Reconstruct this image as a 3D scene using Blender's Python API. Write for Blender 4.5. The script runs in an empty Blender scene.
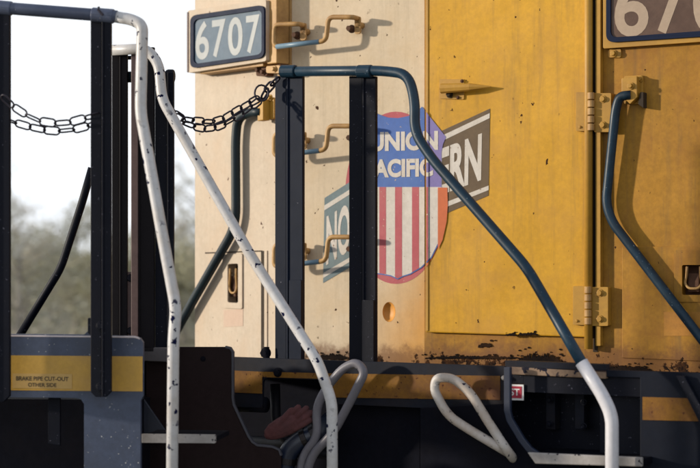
import bpy, bmesh, math, random
from mathutils import Vector, Matrix
from mathutils.geometry import tessellate_polygon
random.seed(7)
R = math.radians
S = bpy.context.scene
COL = S.collection

# ------------------------------------------------------------ camera, sky, sun
F = 1739.0; CX, CY = 350.0, 260.0; CZ = 2.1         # focal length, principal column / horizon row (700 px wide frame), eye height
cam = bpy.data.cameras.new('camera'); camo = bpy.data.objects.new('camera', cam); COL.objects.link(camo)
camo.location = (0, 0, CZ); camo.rotation_euler = (R(90), 0, 0)
cam.sensor_width = 36; cam.lens = F / 700 * 36; cam.shift_y = (CY - 234) / 700
cam.clip_start = 0.1; cam.clip_end = 3000
cam.dof.use_dof = True; cam.dof.focus_distance = 5.4; cam.dof.aperture_fstop = 3.5
S.camera = camo

SUN_EL, SUN_AZ = 9.0, 87.5                         # azimuth: degrees left of the camera's back
sd = Vector((-math.sin(R(SUN_AZ)) * math.cos(R(SUN_EL)), -math.cos(R(SUN_AZ)) * math.cos(R(SUN_EL)), math.sin(R(SUN_EL))))
W_ = bpy.data.worlds.new('World'); S.world = W_; W_.use_nodes = True
nt = W_.node_tree; bg = nt.nodes['Background']
sk = nt.nodes.new('ShaderNodeTexSky'); sk.sky_type = 'NISHITA'; sk.sun_disc = False
sk.sun_elevation = R(SUN_EL); sk.sun_rotation = math.atan2(sd.x, sd.y)
sk.air_density = 1.0; sk.dust_density = 2.0; sk.ozone_density = 1.0
tc = nt.nodes.new('ShaderNodeTexCoord'); sx = nt.nodes.new('ShaderNodeSeparateXYZ'); nt.links.new(tc.outputs['Generated'], sx.inputs[0])
mr = nt.nodes.new('ShaderNodeMapRange'); mr.inputs[1].default_value = 0.16; mr.inputs[2].default_value = .75; mr.inputs[3].default_value = 1; mr.inputs[4].default_value = .35; mr.interpolation_type = 'SMOOTHSTEP'
nt.links.new(sx.outputs[2], mr.inputs[0])
cl = nt.nodes.new('ShaderNodeTexNoise'); cl.inputs['Scale'].default_value = 3.0; cl.inputs['Detail'].default_value = 5; nt.links.new(tc.outputs['Generated'], cl.inputs['Vector'])
cr = nt.nodes.new('ShaderNodeMapRange'); cr.inputs[3].default_value = 8.2; cr.inputs[4].default_value = 9.4; nt.links.new(cl.outputs['Fac'], cr.inputs[0])
hz = nt.nodes.new('ShaderNodeCombineColor')          # milky haze low in the sky, the same all round
for i, k in enumerate((.92, .955, 1.0)):
    q = nt.nodes.new('ShaderNodeMath'); q.operation = 'MULTIPLY'; q.inputs[1].default_value = k; nt.links.new(cr.outputs[0], q.inputs[0]); nt.links.new(q.outputs[0], hz.inputs[i])
mx = nt.nodes.new('ShaderNodeMix'); mx.data_type = 'RGBA'; nt.links.new(mr.outputs[0], mx.inputs[0]); nt.links.new(sk.outputs[0], mx.inputs[6]); nt.links.new(hz.outputs[0], mx.inputs[7])
nt.links.new(mx.outputs[2], bg.inputs[0]); bg.inputs[1].default_value = 0.13
sl = bpy.data.lights.new('sun', 'SUN'); sl.energy = 4.3; sl.angle = R(2.0); sl.color = (1, .89, .73)
so = bpy.data.objects.new('sun', sl); COL.objects.link(so)
so.rotation_euler = sd.to_track_quat('Z', 'Y').to_euler()
S.view_settings.view_transform = 'Standard'; S.view_settings.look = 'None'; S.view_settings.gamma = 1
S.view_settings.exposure = 0.0

# ------------------------------------------------------------ geometry helpers
class Plane:
    """vertical plane through (0, d); its right side nearer the eye by tan(yaw)"""
    def __init__(s, d, yaw, off=0.0):
        s.t = math.tan(R(yaw)); s.d = d - off / math.cos(R(yaw))
        s.n = Vector((-math.sin(R(yaw)), -math.cos(R(yaw)), 0)); s.u = Vector((math.cos(R(yaw)), -math.sin(R(yaw)), 0))
    def at(s, px, py, out=0.0):
        dx = (px - CX) / F; y = (s.d - out * math.sqrt(1 + s.t * s.t)) / (1 + dx * s.t)
        return Vector((dx * y, y, CZ + (CY - py) / F * y))
    def ppm(s, px):                                  # metres per pixel there
        return s.at(px, CY).y / F
def D(px, py, y): return Vector(((px - CX) / F * y, y, CZ + (CY - py) / F * y))

WALL = Plane(6.0, 30)
_c = WALL.at(283, CY); _t = math.tan(R(50))
CH = Plane(_c.y + _c.x * _t, 50)                     # the turned corner panel left of the wall
FA = Plane(6.0, 30, .75)                             # the edge of the walkway
FB = Plane(6.0, 30, .71)                             # posts just behind it
NE = Plane(4.62, 8)                                  # the near end plate
NP = Plane(4.56, 8)                                  # its posts
N2 = Plane(5.05, 8)                                  # second row of posts

def link(name, me, parent=None, loc=None):
    o = bpy.data.objects.new(name, me); COL.objects.link(o)
    if loc is not None: o.location = loc
    if parent is not None:
        o.parent = parent; o.location = Vector(o.location) - world(parent)
    return o
def world(o):
    v = Vector((0, 0, 0))
    while o is not None: v += o.location; o = o.parent
    return v
def tag(o, label=None, cat=None, group=None, kind=None):
    if label: o['label'] = label
    if cat: o['category'] = cat
    if group: o['group'] = group
    if kind: o['kind'] = kind
    return o
def empty(name, loc, parent=None): return link(name, None, parent, Vector(loc))

def mesh(name, vs, fs, mat, parent=None, smooth=False, bevel=0, seg=2, sub=0):
    vs = [Vector(v) for v in vs]
    lo = Vector([min(v[i] for v in vs) for i in range(3)]); hi = Vector([max(v[i] for v in vs) for i in range(3)])
    org = Vector(((lo.x + hi.x) / 2, (lo.y + hi.y) / 2, lo.z))
    me = bpy.data.meshes.new(name); me.from_pydata([v - org for v in vs], [], fs); me.update()
    bm = bmesh.new(); bm.from_mesh(me); bmesh.ops.remove_doubles(bm, verts=bm.verts, dist=1e-6)
    bmesh.ops.recalc_face_normals(bm, faces=bm.faces); bm.to_mesh(me); bm.free()
    me.materials.append(mat)
    if smooth:
        for p in me.polygons: p.use_smooth = True
    o = link(name, me, parent, org)
    if bevel:
        b = o.modifiers.new('bevel', 'BEVEL'); b.width = bevel; b.segments = seg; b.limit_method = 'ANGLE'; b.angle_limit = R(35)
    if sub:
        b = o.modifiers.new('sub', 'SUBSURF'); b.levels = sub; b.render_levels = sub
    return o

class MB:
    def __init__(s): s.v = []; s.f = []
    def add(s, vs, fs):
        k = len(s.v); s.v += [Vector(v) for v in vs]; s.f += [tuple(i + k for i in f) for f in fs]; return s
    def build(s, *a, **k):
        return mesh(a[0], s.v, s.f, *a[1:], **k)

def slab(outline, pl, out, thick, holes=(), out_back=None):
    """outline in frame pixels on a plane, front face 'out' proud of it, 'thick' deep"""
    loops = [outline] + list(holes)
    fr = [[pl.at(x, y, out) for x, y in lp] for lp in loops]
    flat = [Vector((x, y, 0)) for lp in loops for x, y in lp]
    tris = tessellate_polygon([[Vector((x, y, 0)) for x, y in lp] for lp in loops])
    vs = [p for lp in fr for p in lp]; n = len(vs)
    vs += [p - pl.n * thick for p in vs]
    fs = [tuple(t) for t in tris] + [tuple(i + n for i in reversed(t)) for t in tris]
    k = 0
    for lp in loops:
        m = len(lp)
        for i in range(m):
            a, b = k + i, k + (i + 1) % m; fs.append((a, b, b + n, a + n))
        k += m
    return vs, fs
def plate(name, outline, pl, out, thick, mat, parent, holes=(), bevel=.0025, **k):
    return mesh(name, *slab(outline, pl, out, thick, holes), mat, parent, bevel=bevel, **k)
def rect(x0, y0, x1, y1, s=0.0):                     # s: slope of the horizontal edges
    return [(x0, y0), (x1, y0 + s * (x1 - x0)), (x1, y1 + s * (x1 - x0)), (x0, y1)]
def rrect(q, r, n=5):
    """four corners (tl, tr, br, bl) with rounded corners of fraction r px"""
    out = []
    for i in range(4):
        p, a, b = Vector(q[i]), Vector(q[i - 1]), Vector(q[(i + 1) % 4])
        pa = p + (a - p).normalized() * r; pb = p + (b - p).normalized() * r
        for k in range(n + 1):
            t = k / n; v = pa * (1 - t) ** 2 + p * 2 * t * (1 - t) + pb * t * t; out.append((v.x, v.y))
    return out
def ell(cx, cy, rx, ry, n=24): return [(cx + rx * math.cos(2 * math.pi * i / n), cy + ry * math.sin(2 * math.pi * i / n)) for i in range(n)]

def fillet(pts, r, n=7):
    out = [pts[0]]
    for i in range(1, len(pts) - 1):
        p = pts[i]; a = pts[i - 1] - p; b = pts[i + 1] - p
        rr = min(r if not isinstance(r, (list, tuple)) else r[i - 1], a.length * .49, b.length * .49)
        pa = p + a.normalized() * rr; pb = p + b.normalized() * rr
        for k in range(n + 1):
            t = k / n; out.append(pa * (1 - t) ** 2 + p * 2 * t * (1 - t) + pb * t * t)
    out.append(pts[-1]); return out
def sweep(pts, rad, seg=14, closed=False, flat=1.0, cap=True):
    n = len(pts); vs = []; fs = []
    tan = []
    for i in range(n):
        a = pts[(i - 1) % n] if closed or i else pts[0]; b = pts[(i + 1) % n] if closed or i < n - 1 else pts[-1]
        tan.append((b - a).normalized())
    up = Vector((0, -1, 0)) if abs(tan[0].y) < .9 else Vector((0, 0, 1))
    nrm = (up - tan[0] * up.dot(tan[0])).normalized()
    for i in range(n):
        nrm = (nrm - tan[i] * nrm.dot(tan[i])).normalized(); bi = tan[i].cross(nrm)
        r = rad[i] if isinstance(rad, (list, tuple)) else rad
        for k in range(seg):
            a = 2 * math.pi * k / seg; vs.append(pts[i] + nrm * math.cos(a) * r * flat + bi * math.sin(a) * r)
    m = n if closed else n - 1
    for i in range(m):
        for k in range(seg):
            j = (i + 1) % n; fs.append((i * seg + k, i * seg + (k + 1) % seg, j * seg + (k + 1) % seg, j * seg + k))
    if not closed and cap:
        fs.append(tuple(range(seg))[::-1]); fs.append(tuple((n - 1) * seg + k for k in range(seg)))
    return vs, fs
def tube(name, pts, rad, mat, parent, bend=.06, seg=14, **k):
    return mesh(name, *sweep(fillet([Vector(p) for p in pts], bend), rad, seg, **k), mat, parent, smooth=True)
def cyl(p0, p1, r0, r1=None, seg=12):
    return sweep([Vector(p0), Vector(p1)], [r0, r0 if r1 is None else r1], seg)
def bolt(name, pl, px, py, out, r, h, mat, parent, n=6):
    mb = MB(); p = pl.at(px, py, out)
    mb.add(*cyl(p, p + pl.n * h * .3, r * 1.35, seg=14)); mb.add(*cyl(p + pl.n * h * .3, p + pl.n * h, r, r * .93, seg=n))
    return mb.build(name, mat, parent, bevel=.0012)

# ------------------------------------------------------------ materials
def mat(name, col, rough=.55, var=.12, grime=None, grime_amt=0.0, chip=None, chip_amt=0.0, chip_scale=60., metal=0.0,
        rust=None, tone_blend=None, bump=.15, coat=0.0, streak=.0, spec=.4, seed=0.0, dents=0.0):
    m = bpy.data.materials.new(name); m.use_nodes = True; t = m.node_tree; N = t.nodes; L = t.links
    b = N['Principled BSDF']; g = N.new('ShaderNodeNewGeometry'); pos = g.outputs['Position']
    def noise(scale, detail=4, rough_=.6, stretch=None, dx=0):
        n = N.new('ShaderNodeTexNoise'); n.inputs['Scale'].default_value = scale; n.inputs['Detail'].default_value = detail
        n.inputs['Roughness'].default_value = rough_
        mp = N.new('ShaderNodeMapping'); mp.inputs['Location'].default_value = (dx + seed, dx * .7 - seed, dx * 1.3)
        if stretch: mp.inputs['Scale'].default_value = stretch
        L.new(pos, mp.inputs[0]); L.new(mp.outputs[0], n.inputs['Vector']); return n.outputs['Fac']
    def ramp(src, a, c):
        r = N.new('ShaderNodeMapRange'); r.inputs[1].default_value = a; r.inputs[2].default_value = c; r.interpolation_type = 'SMOOTHSTEP'
        L.new(src, r.inputs[0]); return r.outputs[0]
    def mul(a, c, op='MULTIPLY'):
        k = N.new('ShaderNodeMath'); k.operation = op.strip('_'); k.use_clamp = op == 'MULTIPLY'
        for i, x in enumerate((a, c)):
            if isinstance(x, (int, float)): k.inputs[i].default_value = x
            else: L.new(x, k.inputs[i])
        return k.outputs[0]
    def mix(f, a, c, mode='MIX'):
        k = N.new('ShaderNodeMix'); k.data_type = 'RGBA'; k.blend_type = mode
        if isinstance(f, (int, float)): k.inputs[0].default_value = f
        else: L.new(f, k.inputs[0])
        for i, x in ((6, a), (7, c)):
            if isinstance(x, tuple): k.inputs[i].default_value = (*x, 1)
            else: L.new(x, k.inputs[i])
        return k.outputs[2]
    c = mix(0.0, col, col)
    if tone_blend:                                          # second colour blended in by x and height: (colour, x0, x1, z0, z1) in metres
        fc, x0, x1, z0, z1 = tone_blend
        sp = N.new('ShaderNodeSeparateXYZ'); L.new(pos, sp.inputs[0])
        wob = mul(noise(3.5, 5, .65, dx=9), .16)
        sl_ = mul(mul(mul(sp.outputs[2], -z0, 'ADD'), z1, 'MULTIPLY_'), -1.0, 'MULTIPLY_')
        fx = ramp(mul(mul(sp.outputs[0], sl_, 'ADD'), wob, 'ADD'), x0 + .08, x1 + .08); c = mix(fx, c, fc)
    c = mix(var, c, mix(ramp(noise(2.6, 6, .62), .25, .75), (.35, .33, .3), (1, 1, 1)), 'MULTIPLY')
    c = mix(var * 1.1, c, mix(ramp(noise(55, 5, .75, dx=4), .3, .7), (.3, .28, .25), (1, 1, 1)), 'MULTIPLY')
    if streak:
        c = mix(mul(ramp(noise(9, 5, .7, (3.2, 3.2, .22), 2), .45, .8), streak), c, (.10, .07, .035))
    if grime:
        c = mix(mul(ramp(noise(5, 7, .72, dx=6), .42, .72), grime_amt), c, grime)
    hgt = noise(220, 3, .6); dull = None
    if rust:                                          # (colour, z_low, z_high): rust creeping up from the foot, eaten edge
        rc, z0, z1 = rust
        sp = N.new('ShaderNodeSeparateXYZ'); L.new(pos, sp.inputs[0])
        h = ramp(sp.outputs[2], z1, z0)
        soft = ramp(mul(mul(noise(14, 8, .75, dx=3), .9), mul(h, .55), 'ADD'), .62, .95); c = mix(mul(soft, .75), c, rc)
        hard = ramp(mul(noise(24, 8, .7, dx=12), mul(mul(h, h), .36), 'ADD'), .835, .865); c = mix(hard, c, mix(ramp(noise(60, 4, .7, dx=31), .4, .65), (.014, .010, .009), (.060, .028, .014))); dull = hard
    if chip:
        k1 = ramp(noise(chip_scale, 3, .5, dx=7), .70 - chip_amt, .715 - chip_amt)
        k2 = ramp(noise(chip_scale * .16, 2, .5, dx=15), .36, .52)
        kk = mul(k1, k2); c = mix(kk, c, chip); dull = kk if dull is None else mul(dull, kk, 'MAXIMUM')
    L.new(c, b.inputs['Base Color'])
    rr = N.new('ShaderNodeMapRange'); rr.inputs[3].default_value = rough - .1; rr.inputs[4].default_value = min(1, rough + .14)
    L.new(noise(18, 5, .7, dx=5), rr.inputs[0]); L.new(rr.outputs[0], b.inputs['Roughness'])
    b.inputs['Metallic'].default_value = metal; b.inputs['Specular IOR Level'].default_value = spec
    if dull is not None: L.new(mul(mul(mul(dull, -1.0, 'MULTIPLY_'), 1.0, 'ADD'), spec), b.inputs['Specular IOR Level'])
    b.inputs['Coat Weight'].default_value = coat
    bp = N.new('ShaderNodeBump'); bp.inputs['Strength'].default_value = bump; bp.inputs['Distance'].default_value = .002
    hh = mul(noise(9, 4, .6, dx=1), 1.5); hh = mul(hh, mul(hgt, .25), 'ADD'); L.new(hh, bp.inputs['Height']); 
    if dents:
        b2 = N.new('ShaderNodeBump'); b2.inputs['Strength'].default_value = dents; b2.inputs['Distance'].default_value = .03
        L.new(noise(3.2, 2, .4, dx=21), b2.inputs['Height']); L.new(b2.outputs[0], bp.inputs['Normal'])
    L.new(bp.outputs[0], b.inputs['Normal'])
    return m
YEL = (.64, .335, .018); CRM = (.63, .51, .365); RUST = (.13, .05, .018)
M = {}
ZB = 1.78
M['door'] = mat('yellow_paint', YEL, .5, .2, grime=(.40, .20, .04), grime_amt=.45, chip=(.05, .025, .015), chip_amt=-.01, chip_scale=42, rust=(RUST, ZB - .03, ZB + .13), streak=.45, bump=.25, dents=.5, spec=.3)
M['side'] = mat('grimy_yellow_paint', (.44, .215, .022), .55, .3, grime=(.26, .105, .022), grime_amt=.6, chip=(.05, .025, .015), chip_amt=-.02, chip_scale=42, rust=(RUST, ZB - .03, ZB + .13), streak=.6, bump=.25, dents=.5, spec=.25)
M['cream'] = mat('cream_yellow_paint', (.60, .31, .08), .6, .12, tone_blend=(CRM, .24, -.06, ZB, .34), grime=(.55, .38, .2), grime_amt=.35, chip=(.06, .03, .02), chip_amt=.0, chip_scale=48, rust=(RUST, ZB - .03, ZB + .09), streak=.2, bump=.2, dents=.4, spec=.25)  # cream to the left and above, yellow towards the lower right
M['cream2'] = mat('pale_cream_paint', (.53, .435, .335), .6, .14, grime=(.50, .35, .23), grime_amt=.4, chip=(.10, .06, .05), chip_amt=-.01, chip_scale=50, streak=.12, bump=.2)  # pale cream of the corner panel and number housing
M['tan'] = mat('tan_painted_steel', (.50, .29, .10), .5, .2, grime=(.16, .07, .03), grime_amt=.6, bump=.1)
M['ochre'] = mat('ochre_painted_steel', (.46, .245, .030), .5, .15, grime=(.25, .12, .03), grime_amt=.5, bump=.1)
M['gap'] = mat('dark_brown_paint', (.035, .022, .012), .8, .2)
M['rust'] = mat('rusted_steel', (.12, .055, .03), .8, .3, grime=(.035, .02, .015), grime_amt=.6, bump=.6)
M['hole'] = mat('orange_paint', (.62, .28, .05), .5, .1)
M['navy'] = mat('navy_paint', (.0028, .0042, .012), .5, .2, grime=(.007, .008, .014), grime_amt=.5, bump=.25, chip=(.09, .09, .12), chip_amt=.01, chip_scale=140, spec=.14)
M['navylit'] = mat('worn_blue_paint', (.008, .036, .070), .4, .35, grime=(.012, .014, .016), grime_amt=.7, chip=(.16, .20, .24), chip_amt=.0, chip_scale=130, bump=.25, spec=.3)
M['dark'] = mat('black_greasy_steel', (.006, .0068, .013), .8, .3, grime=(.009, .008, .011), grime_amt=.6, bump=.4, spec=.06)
M['deck'] = mat('dark_deck_paint', (.009, .012, .024), .6, .3, spec=.15, grime=(.022, .016, .015), grime_amt=.6, rust=None, bump=.3)
M['under'] = mat('oily_underframe_paint', (.030, .032, .048), .5, .4, grime=(.022, .015, .010), grime_amt=.8, bump=.4, spec=.3)
M['slate'] = mat('slate_blue_paint', (.064, .084, .145), .42, .25, grime=(.035, .04, .06), grime_amt=.6, chip=(.5, .5, .5), chip_amt=.0, chip_scale=130, bump=.12)
M['brown'] = mat('brown_black_primer', (.022, .0125, .014), .7, .3, spec=.12, grime=(.015, .010, .010), grime_amt=.5, bump=.25)
M['plum'] = mat('faded_brown_post_paint', (.14, .085, .080), .5, .25, grime=(.03, .02, .025), grime_amt=.4, bump=.1)
M['strN'] = mat('gold_stripe_tape', (.56, .33, .06), .45, .2, grime=(.40, .24, .09), grime_amt=.6, bump=.05)
M['strF'] = mat('rusting_gold_stripe', (.27, .125, .016), .65, .35, spec=.2, grime=(.10, .04, .018), grime_amt=1.0, chip=(.07, .03, .02), chip_amt=.06, chip_scale=70, bump=.1)
M['white'] = mat('chipped_white_paint', (.59, .59, .62), .4, .2, grime=(.42, .36, .30), grime_amt=.55, chip=(.008, .010, .04), chip_amt=.07, chip_scale=50, bump=.15, spec=.5)
M['white2'] = mat('clean_white_paint', (.62, .62, .68), .4, .15, grime=(.45, .44, .46), grime_amt=.4, chip=(.1, .1, .16), chip_amt=.0, chip_scale=70, bump=.1, spec=.5)
M['wgrey'] = mat('dirty_white_paint', (.36, .34, .34), .5, .25, grime=(.18, .16, .15), grime_amt=.6, chip=(.02, .02, .03), chip_amt=.03, chip_scale=70, bump=.2)
M['warm'] = mat('weathered_white_paint', (.56, .53, .52), .45, .2, grime=(.34, .25, .18), grime_amt=.7, chip=(.02, .02, .04), chip_amt=.065, chip_scale=60, bump=.15)
M['chain'] = mat('dark_chain_steel', (.035, .030, .045), .45, .2, metal=.5, bump=.1)
M['blueface'] = mat('pale_blue_glass', (.055, .105, .165), .45, .15, spec=.25, grime=(.085, .14, .205), grime_amt=.4, streak=0, bump=.03)
M['brnface'] = mat('brown_number_glass', (.085, .042, .026), .35, .25, grime=(.14, .08, .055), grime_amt=.7, bump=.05)
M['gask'] = mat('blue_black_rubber', (.006, .013, .040), .55, .1, spec=.12)
M['digit'] = mat('pale_digit_paint', (.36, .38, .385), .5, .1, grime=(.28, .30, .33), grime_amt=.5, bump=.03)
M['digit2'] = mat('tan_digit_paint', (.40, .30, .22), .5, .15, grime=(.35, .24, .17), grime_amt=.4, bump=.03)
M['blue'] = mat('shield_blue', (.045, .125, .42), .55, .15, streak=.15, grime=(.10, .19, .42), grime_amt=.4, chip=(.45, .36, .28), chip_amt=.0, chip_scale=90, bump=.05)
M['violet'] = mat('faded_violet', (.19, .155, .40), .5, .15, bump=.05)
M['rose'] = mat('faded_red', (.44, .075, .10), .55, .15, streak=.15, grime=(.48, .17, .16), grime_amt=.4, chip=(.55, .42, .34), chip_amt=.0, chip_scale=90, bump=.05)
M['orange'] = mat('orange_red', (.56, .125, .035), .5, .15, bump=.05)
M['ewhite'] = mat('emblem_white', (.66, .61, .56), .55, .2, streak=.25, grime=(.50, .43, .35), grime_amt=.6, chip=(.2, .12, .08), chip_amt=.0, chip_scale=90, bump=.05)
M['bar'] = mat('dull_brown_bar', (.115, .070, .034), .55, .3, streak=.3, grime=(.17, .11, .05), grime_amt=.4, bump=.05)
M['barL'] = mat('grey_blue_bar', (.125, .185, .21), .5, .2, streak=.2, grime=(.19, .24, .25), grime_amt=.4, bump=.05)
M['ink'] = mat('black_ink', (.05, .035, .02), .6, .1)
M['label'] = mat('label_tan', (.52, .33, .11), .5, .1)
M['red'] = mat('sign_red', (.38, .02, .05), .4, .1)
M['signw'] = mat('sign_white', (.72, .72, .74), .4, .05)
M['glove'] = mat('faded_red_leather', (.125, .042, .046), .9, .4, grime=(.06, .03, .035), grime_amt=.6, bump=.6)
M['hoseclamp'] = mat('dull_clamp_steel', (.05, .05, .06), .4, .3, metal=.8, grime=(.03, .02, .015), grime_amt=.7, bump=.2)
M['hose'] = mat('glossy_blue_rubber', (.012, .022, .055), .3, .3, grime=(.03, .03, .035), grime_amt=.6, bump=.4, spec=.5)
M['pink'] = mat('faded_pink_patch', (.52, .37, .28), .6, .1, grime=(.52, .41, .32), grime_amt=.9, bump=.1)
M['patch'] = mat('faded_orange_patch', (.46, .20, .024), .6, .3, grime=(.40, .19, .018), grime_amt=.9, bump=.1)

# ------------------------------------------------------------ ground and the tree line
gm = mat('dry_grass_ground', (.30, .27, .19), .95, .4, grime=(.19, .20, .12), grime_amt=.8)
mesh('ground', [(-1500, -800, 0), (1500, -800, 0), (1500, 2200, 0), (-1500, 2200, 0)], [(0, 1, 2, 3)], gm)['kind'] = 'structure'
leafm = [mat('olive_leaves', (.50, .48, .32), .7, .3, seed=3), mat('tawny_leaves', (.62, .55, .41), .7, .3, seed=8), mat('grey_green_leaves', (.54, .54, .45), .7, .3, seed=5)]  # leaf colours paled to carry the haze over the tree line
bark = mat('grey_bark', (.40, .37, .33), .9, .3)  # lightened for the same haze
def tree_meshes(k):
    rnd = random.Random(40 + k); tr = MB(); h = 5.6 + k * .5; tips = []
    base = [Vector((0, 0, 0)), Vector((.1, .05, h * .2)), Vector((-.05, .1, h * .42)), Vector((.08, 0, h * .62)), Vector((0, .05, h * .8))]
    tr.add(*sweep(fillet(base, .3, 3), [.15 - .012 * i for i in range(len(fillet(base, .3, 3)))][:99] if False else .085, 8))
    tr.add(*sweep([Vector((0, 0, -.1)), Vector((.02, 0, .9))], [.16, .09], 8))
    for i in range(26):
        t = rnd.uniform(.05, .8); a = rnd.uniform(0, 6.28); p = Vector((0, .05, h * t)); ln = (1.15 - t * .6) * rnd.uniform(1.1, 1.9)
        q = p + Vector((math.cos(a) * ln * .6, math.sin(a) * ln * .6, ln * .45)); e = q + Vector((math.cos(a) * ln * .5, math.sin(a) * ln * .5, ln * .5))
        tr.add(*sweep([p, q, e], [.045, .028, .008], 5)); tips += [q, e, (q + e) / 2]
        for j in range(3):
            s = q.lerp(e, rnd.random()); d = Vector((rnd.uniform(-1, 1), rnd.uniform(-1, 1), rnd.uniform(.1, 1))).normalized() * rnd.uniform(.4, .9)
            tr.add(*sweep([s, s + d], [.014, .004], 4)); tips.append(s + d)
    vs, fs = [], []
    for c in tips:
        rr = rnd.uniform(.25, .6); n = rnd.randint(10, 34)
        for j in range(n):
            d = Vector((rnd.gauss(0, 1), rnd.gauss(0, 1), rnd.gauss(0, .8))) * rr * .55; p = c + d; s = rnd.uniform(.035, .075)
            a = Vector((rnd.uniform(-1, 1), rnd.uniform(-1, 1), rnd.uniform(-1, 1))).normalized(); b = a.cross(Vector((rnd.uniform(-1, 1), rnd.uniform(-1, 1), .3))).normalized()
            k0 = len(vs); vs += [p - a * s, p + b * s * .6, p + a * s, p - b * s * .6]; fs.append((k0, k0 + 1, k0 + 2, k0 + 3))
    mt = bpy.data.meshes.new('trunk'); mt.from_pydata([tuple(v) for v in tr.v], [], tr.f); mt.materials.append(bark)
    ml = bpy.data.meshes.new('crown'); ml.from_pydata([tuple(v) for v in vs], [], fs); ml.materials.append(leafm[k])
    return mt, ml
TM = [tree_meshes(k) for k in range(3)]
kinds = ['olive green scrub tree beyond the locomotives', 'tawny half bare tree beyond the locomotives', 'grey green thin tree beyond the locomotives']
spots = []
for i in range(78):
    spots.append((-42 + i * .76 + random.uniform(-.4, .4), random.uniform(56, 80), i % 3, random.uniform(.38, .95)))
for i, (x, y, k, s) in enumerate(spots):
    t = empty('tree', (x, y, 0)); t.rotation_euler = (0, 0, random.uniform(0, 6.28)); t.scale = (s * random.uniform(1, 1.3), s * 1.1, s)
    tag(t, kinds[k], 'tree', kinds[k].split(' beyond')[0] + 's in the blurred tree line')
    for nm, me in zip(('trunk', 'crown'), TM[k]):
        c = bpy.data.objects.new(nm, me); COL.objects.link(c); c.parent = t

for i in range(34):
    x, y, k = -9.5 + i * .36 + random.uniform(-.2, .2), random.uniform(34, 50), random.choice((0, 0, 1, 2))
    t = empty('shrub', (x, y, 0)); q = random.uniform(.30, .52); t.rotation_euler = (0, 0, random.uniform(0, 6.28)); t.scale = (q * 1.5, q * 1.5, q)
    kd = ('olive green', 'tawny', 'grey green')[k]
    tag(t, kd + ' shrub out of focus in the scrub before the tree line', 'shrub', kd + ' shrubs in the blurred scrub')
    for nm, me in zip(('trunk', 'crown'), TM[k]):
        c = bpy.data.objects.new(nm, me); COL.objects.link(c); c.parent = t

# ============================================================ THE YELLOW LOCOMOTIVE
LOC = empty('locomotive', (WALL.at(450, CY).x, WALL.at(450, CY).y + .5, 0))
tag(LOC, 'yellow and cream locomotive hood numbered 6707 with railroad shield and hinged door', 'locomotive')
TOP, BOT = -190, 374
# central wall and turned corner panel
hole = ell(389, 312, 6.5, 10, 24)
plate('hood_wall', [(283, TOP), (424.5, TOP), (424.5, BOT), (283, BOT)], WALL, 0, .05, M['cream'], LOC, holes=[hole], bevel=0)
mb = MB(); c0 = [WALL.at(x, y, -.0005) for x, y in ell(389, 312, 6.4, 9.9, 24)]
c1 = [WALL.at(x, y, -.011) for x, y in ell(389.3, 312, 4.6, 7.4, 24)]; c2 = [WALL.at(389.5, 312, -.015)]
mb.add(c0 + c1 + c2, [(i, (i + 1) % 24, 24 + (i + 1) % 24, 24 + i) for i in range(24)] + [(24 + i, 24 + (i + 1) % 24, 48) for i in range(24)])
mb.build('round_recess', M['hole'], LOC, smooth=True)
pock = rrect([(226, 258), (239, 257), (239, 307), (226, 306)], 2)
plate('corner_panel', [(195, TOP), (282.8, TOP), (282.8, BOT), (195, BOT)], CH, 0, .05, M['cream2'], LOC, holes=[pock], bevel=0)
plate('corner_rear', [(195.5, TOP), (282, TOP), (282, BOT), (195.5, BOT)], CH, -.055, .9, M['dark'], LOC, bevel=0)
# right-hand wall, set a little behind the door
lp = rrect([(681, 264), (706, 264), (706, 296), (681, 296)], 2)
plate('side_wall', [(424.6, TOP), (960, TOP), (960, BOT), (424.6, BOT)], WALL, 0, .05, M['side'], LOC, holes=[lp], bevel=0)
plate('hood_core', [(290, TOP + 1), (958, TOP + 1), (958, 470), (290, 470)], WALL, -.06, 2.4, M['dark'], LOC, bevel=0)
# rolled vertical edge at the wall's left corner
tube('corner_bead', [CH.at(281.5, TOP, .0), CH.at(281.5, 356, .0)], .012, M['tan'], LOC, seg=10)
plate('corner_strip', [(284, TOP), (291, TOP), (291, 356), (284, 356)], WALL, .006, .006, M['tan'], LOC, bevel=.001)
# door
DO = .020
dr = plate('hood_door', [(425.5, TOP), (590, TOP), (590, 337.5), (425.5, 332.5)], WALL, DO, .018, M['door'], LOC, bevel=.004, seg=3)
plate('door_lip', [(425.8, TOP), (428.2, TOP), (428.2, 331), (425.8, 331)], WALL, DO + .003, .003, M['ochre'], LOC, bevel=.001)
plate('door_shadow_gap', [(593, TOP), (597.5, TOP), (597.5, 352), (593, 352)], WALL, .003, .002, M['gap'], LOC, bevel=0)  # dark brown strip painted in for the shadow beside the hinge rod
plate('door_jamb', [(595.6, TOP), (600.5, TOP), (600.5, 346), (595.6, 346)], WALL, .024, .023, M['ochre'], LOC, bevel=.001)
tube('hinge_rod', [WALL.at(588.5, TOP, DO + .006), WALL.at(588.5, 349, DO + .006)], .0135, M['ochre'], LOC, seg=14)
plate('access_panel', [(622, 246.5), (960, 246.5), (960, 372), (622, 358)], WALL, .005, .005, M['side'], LOC, holes=[lp], bevel=.0015)
lp2 = rrect([(682, 265), (705, 265), (705, 295), (682, 295)], 2)
plate('latch_plate', rrect([(674, 250), (712, 250), (712, 302), (674, 302)], 3), WALL, .010, .004, M['side'], LOC, holes=[lp2], bevel=.001)
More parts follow.
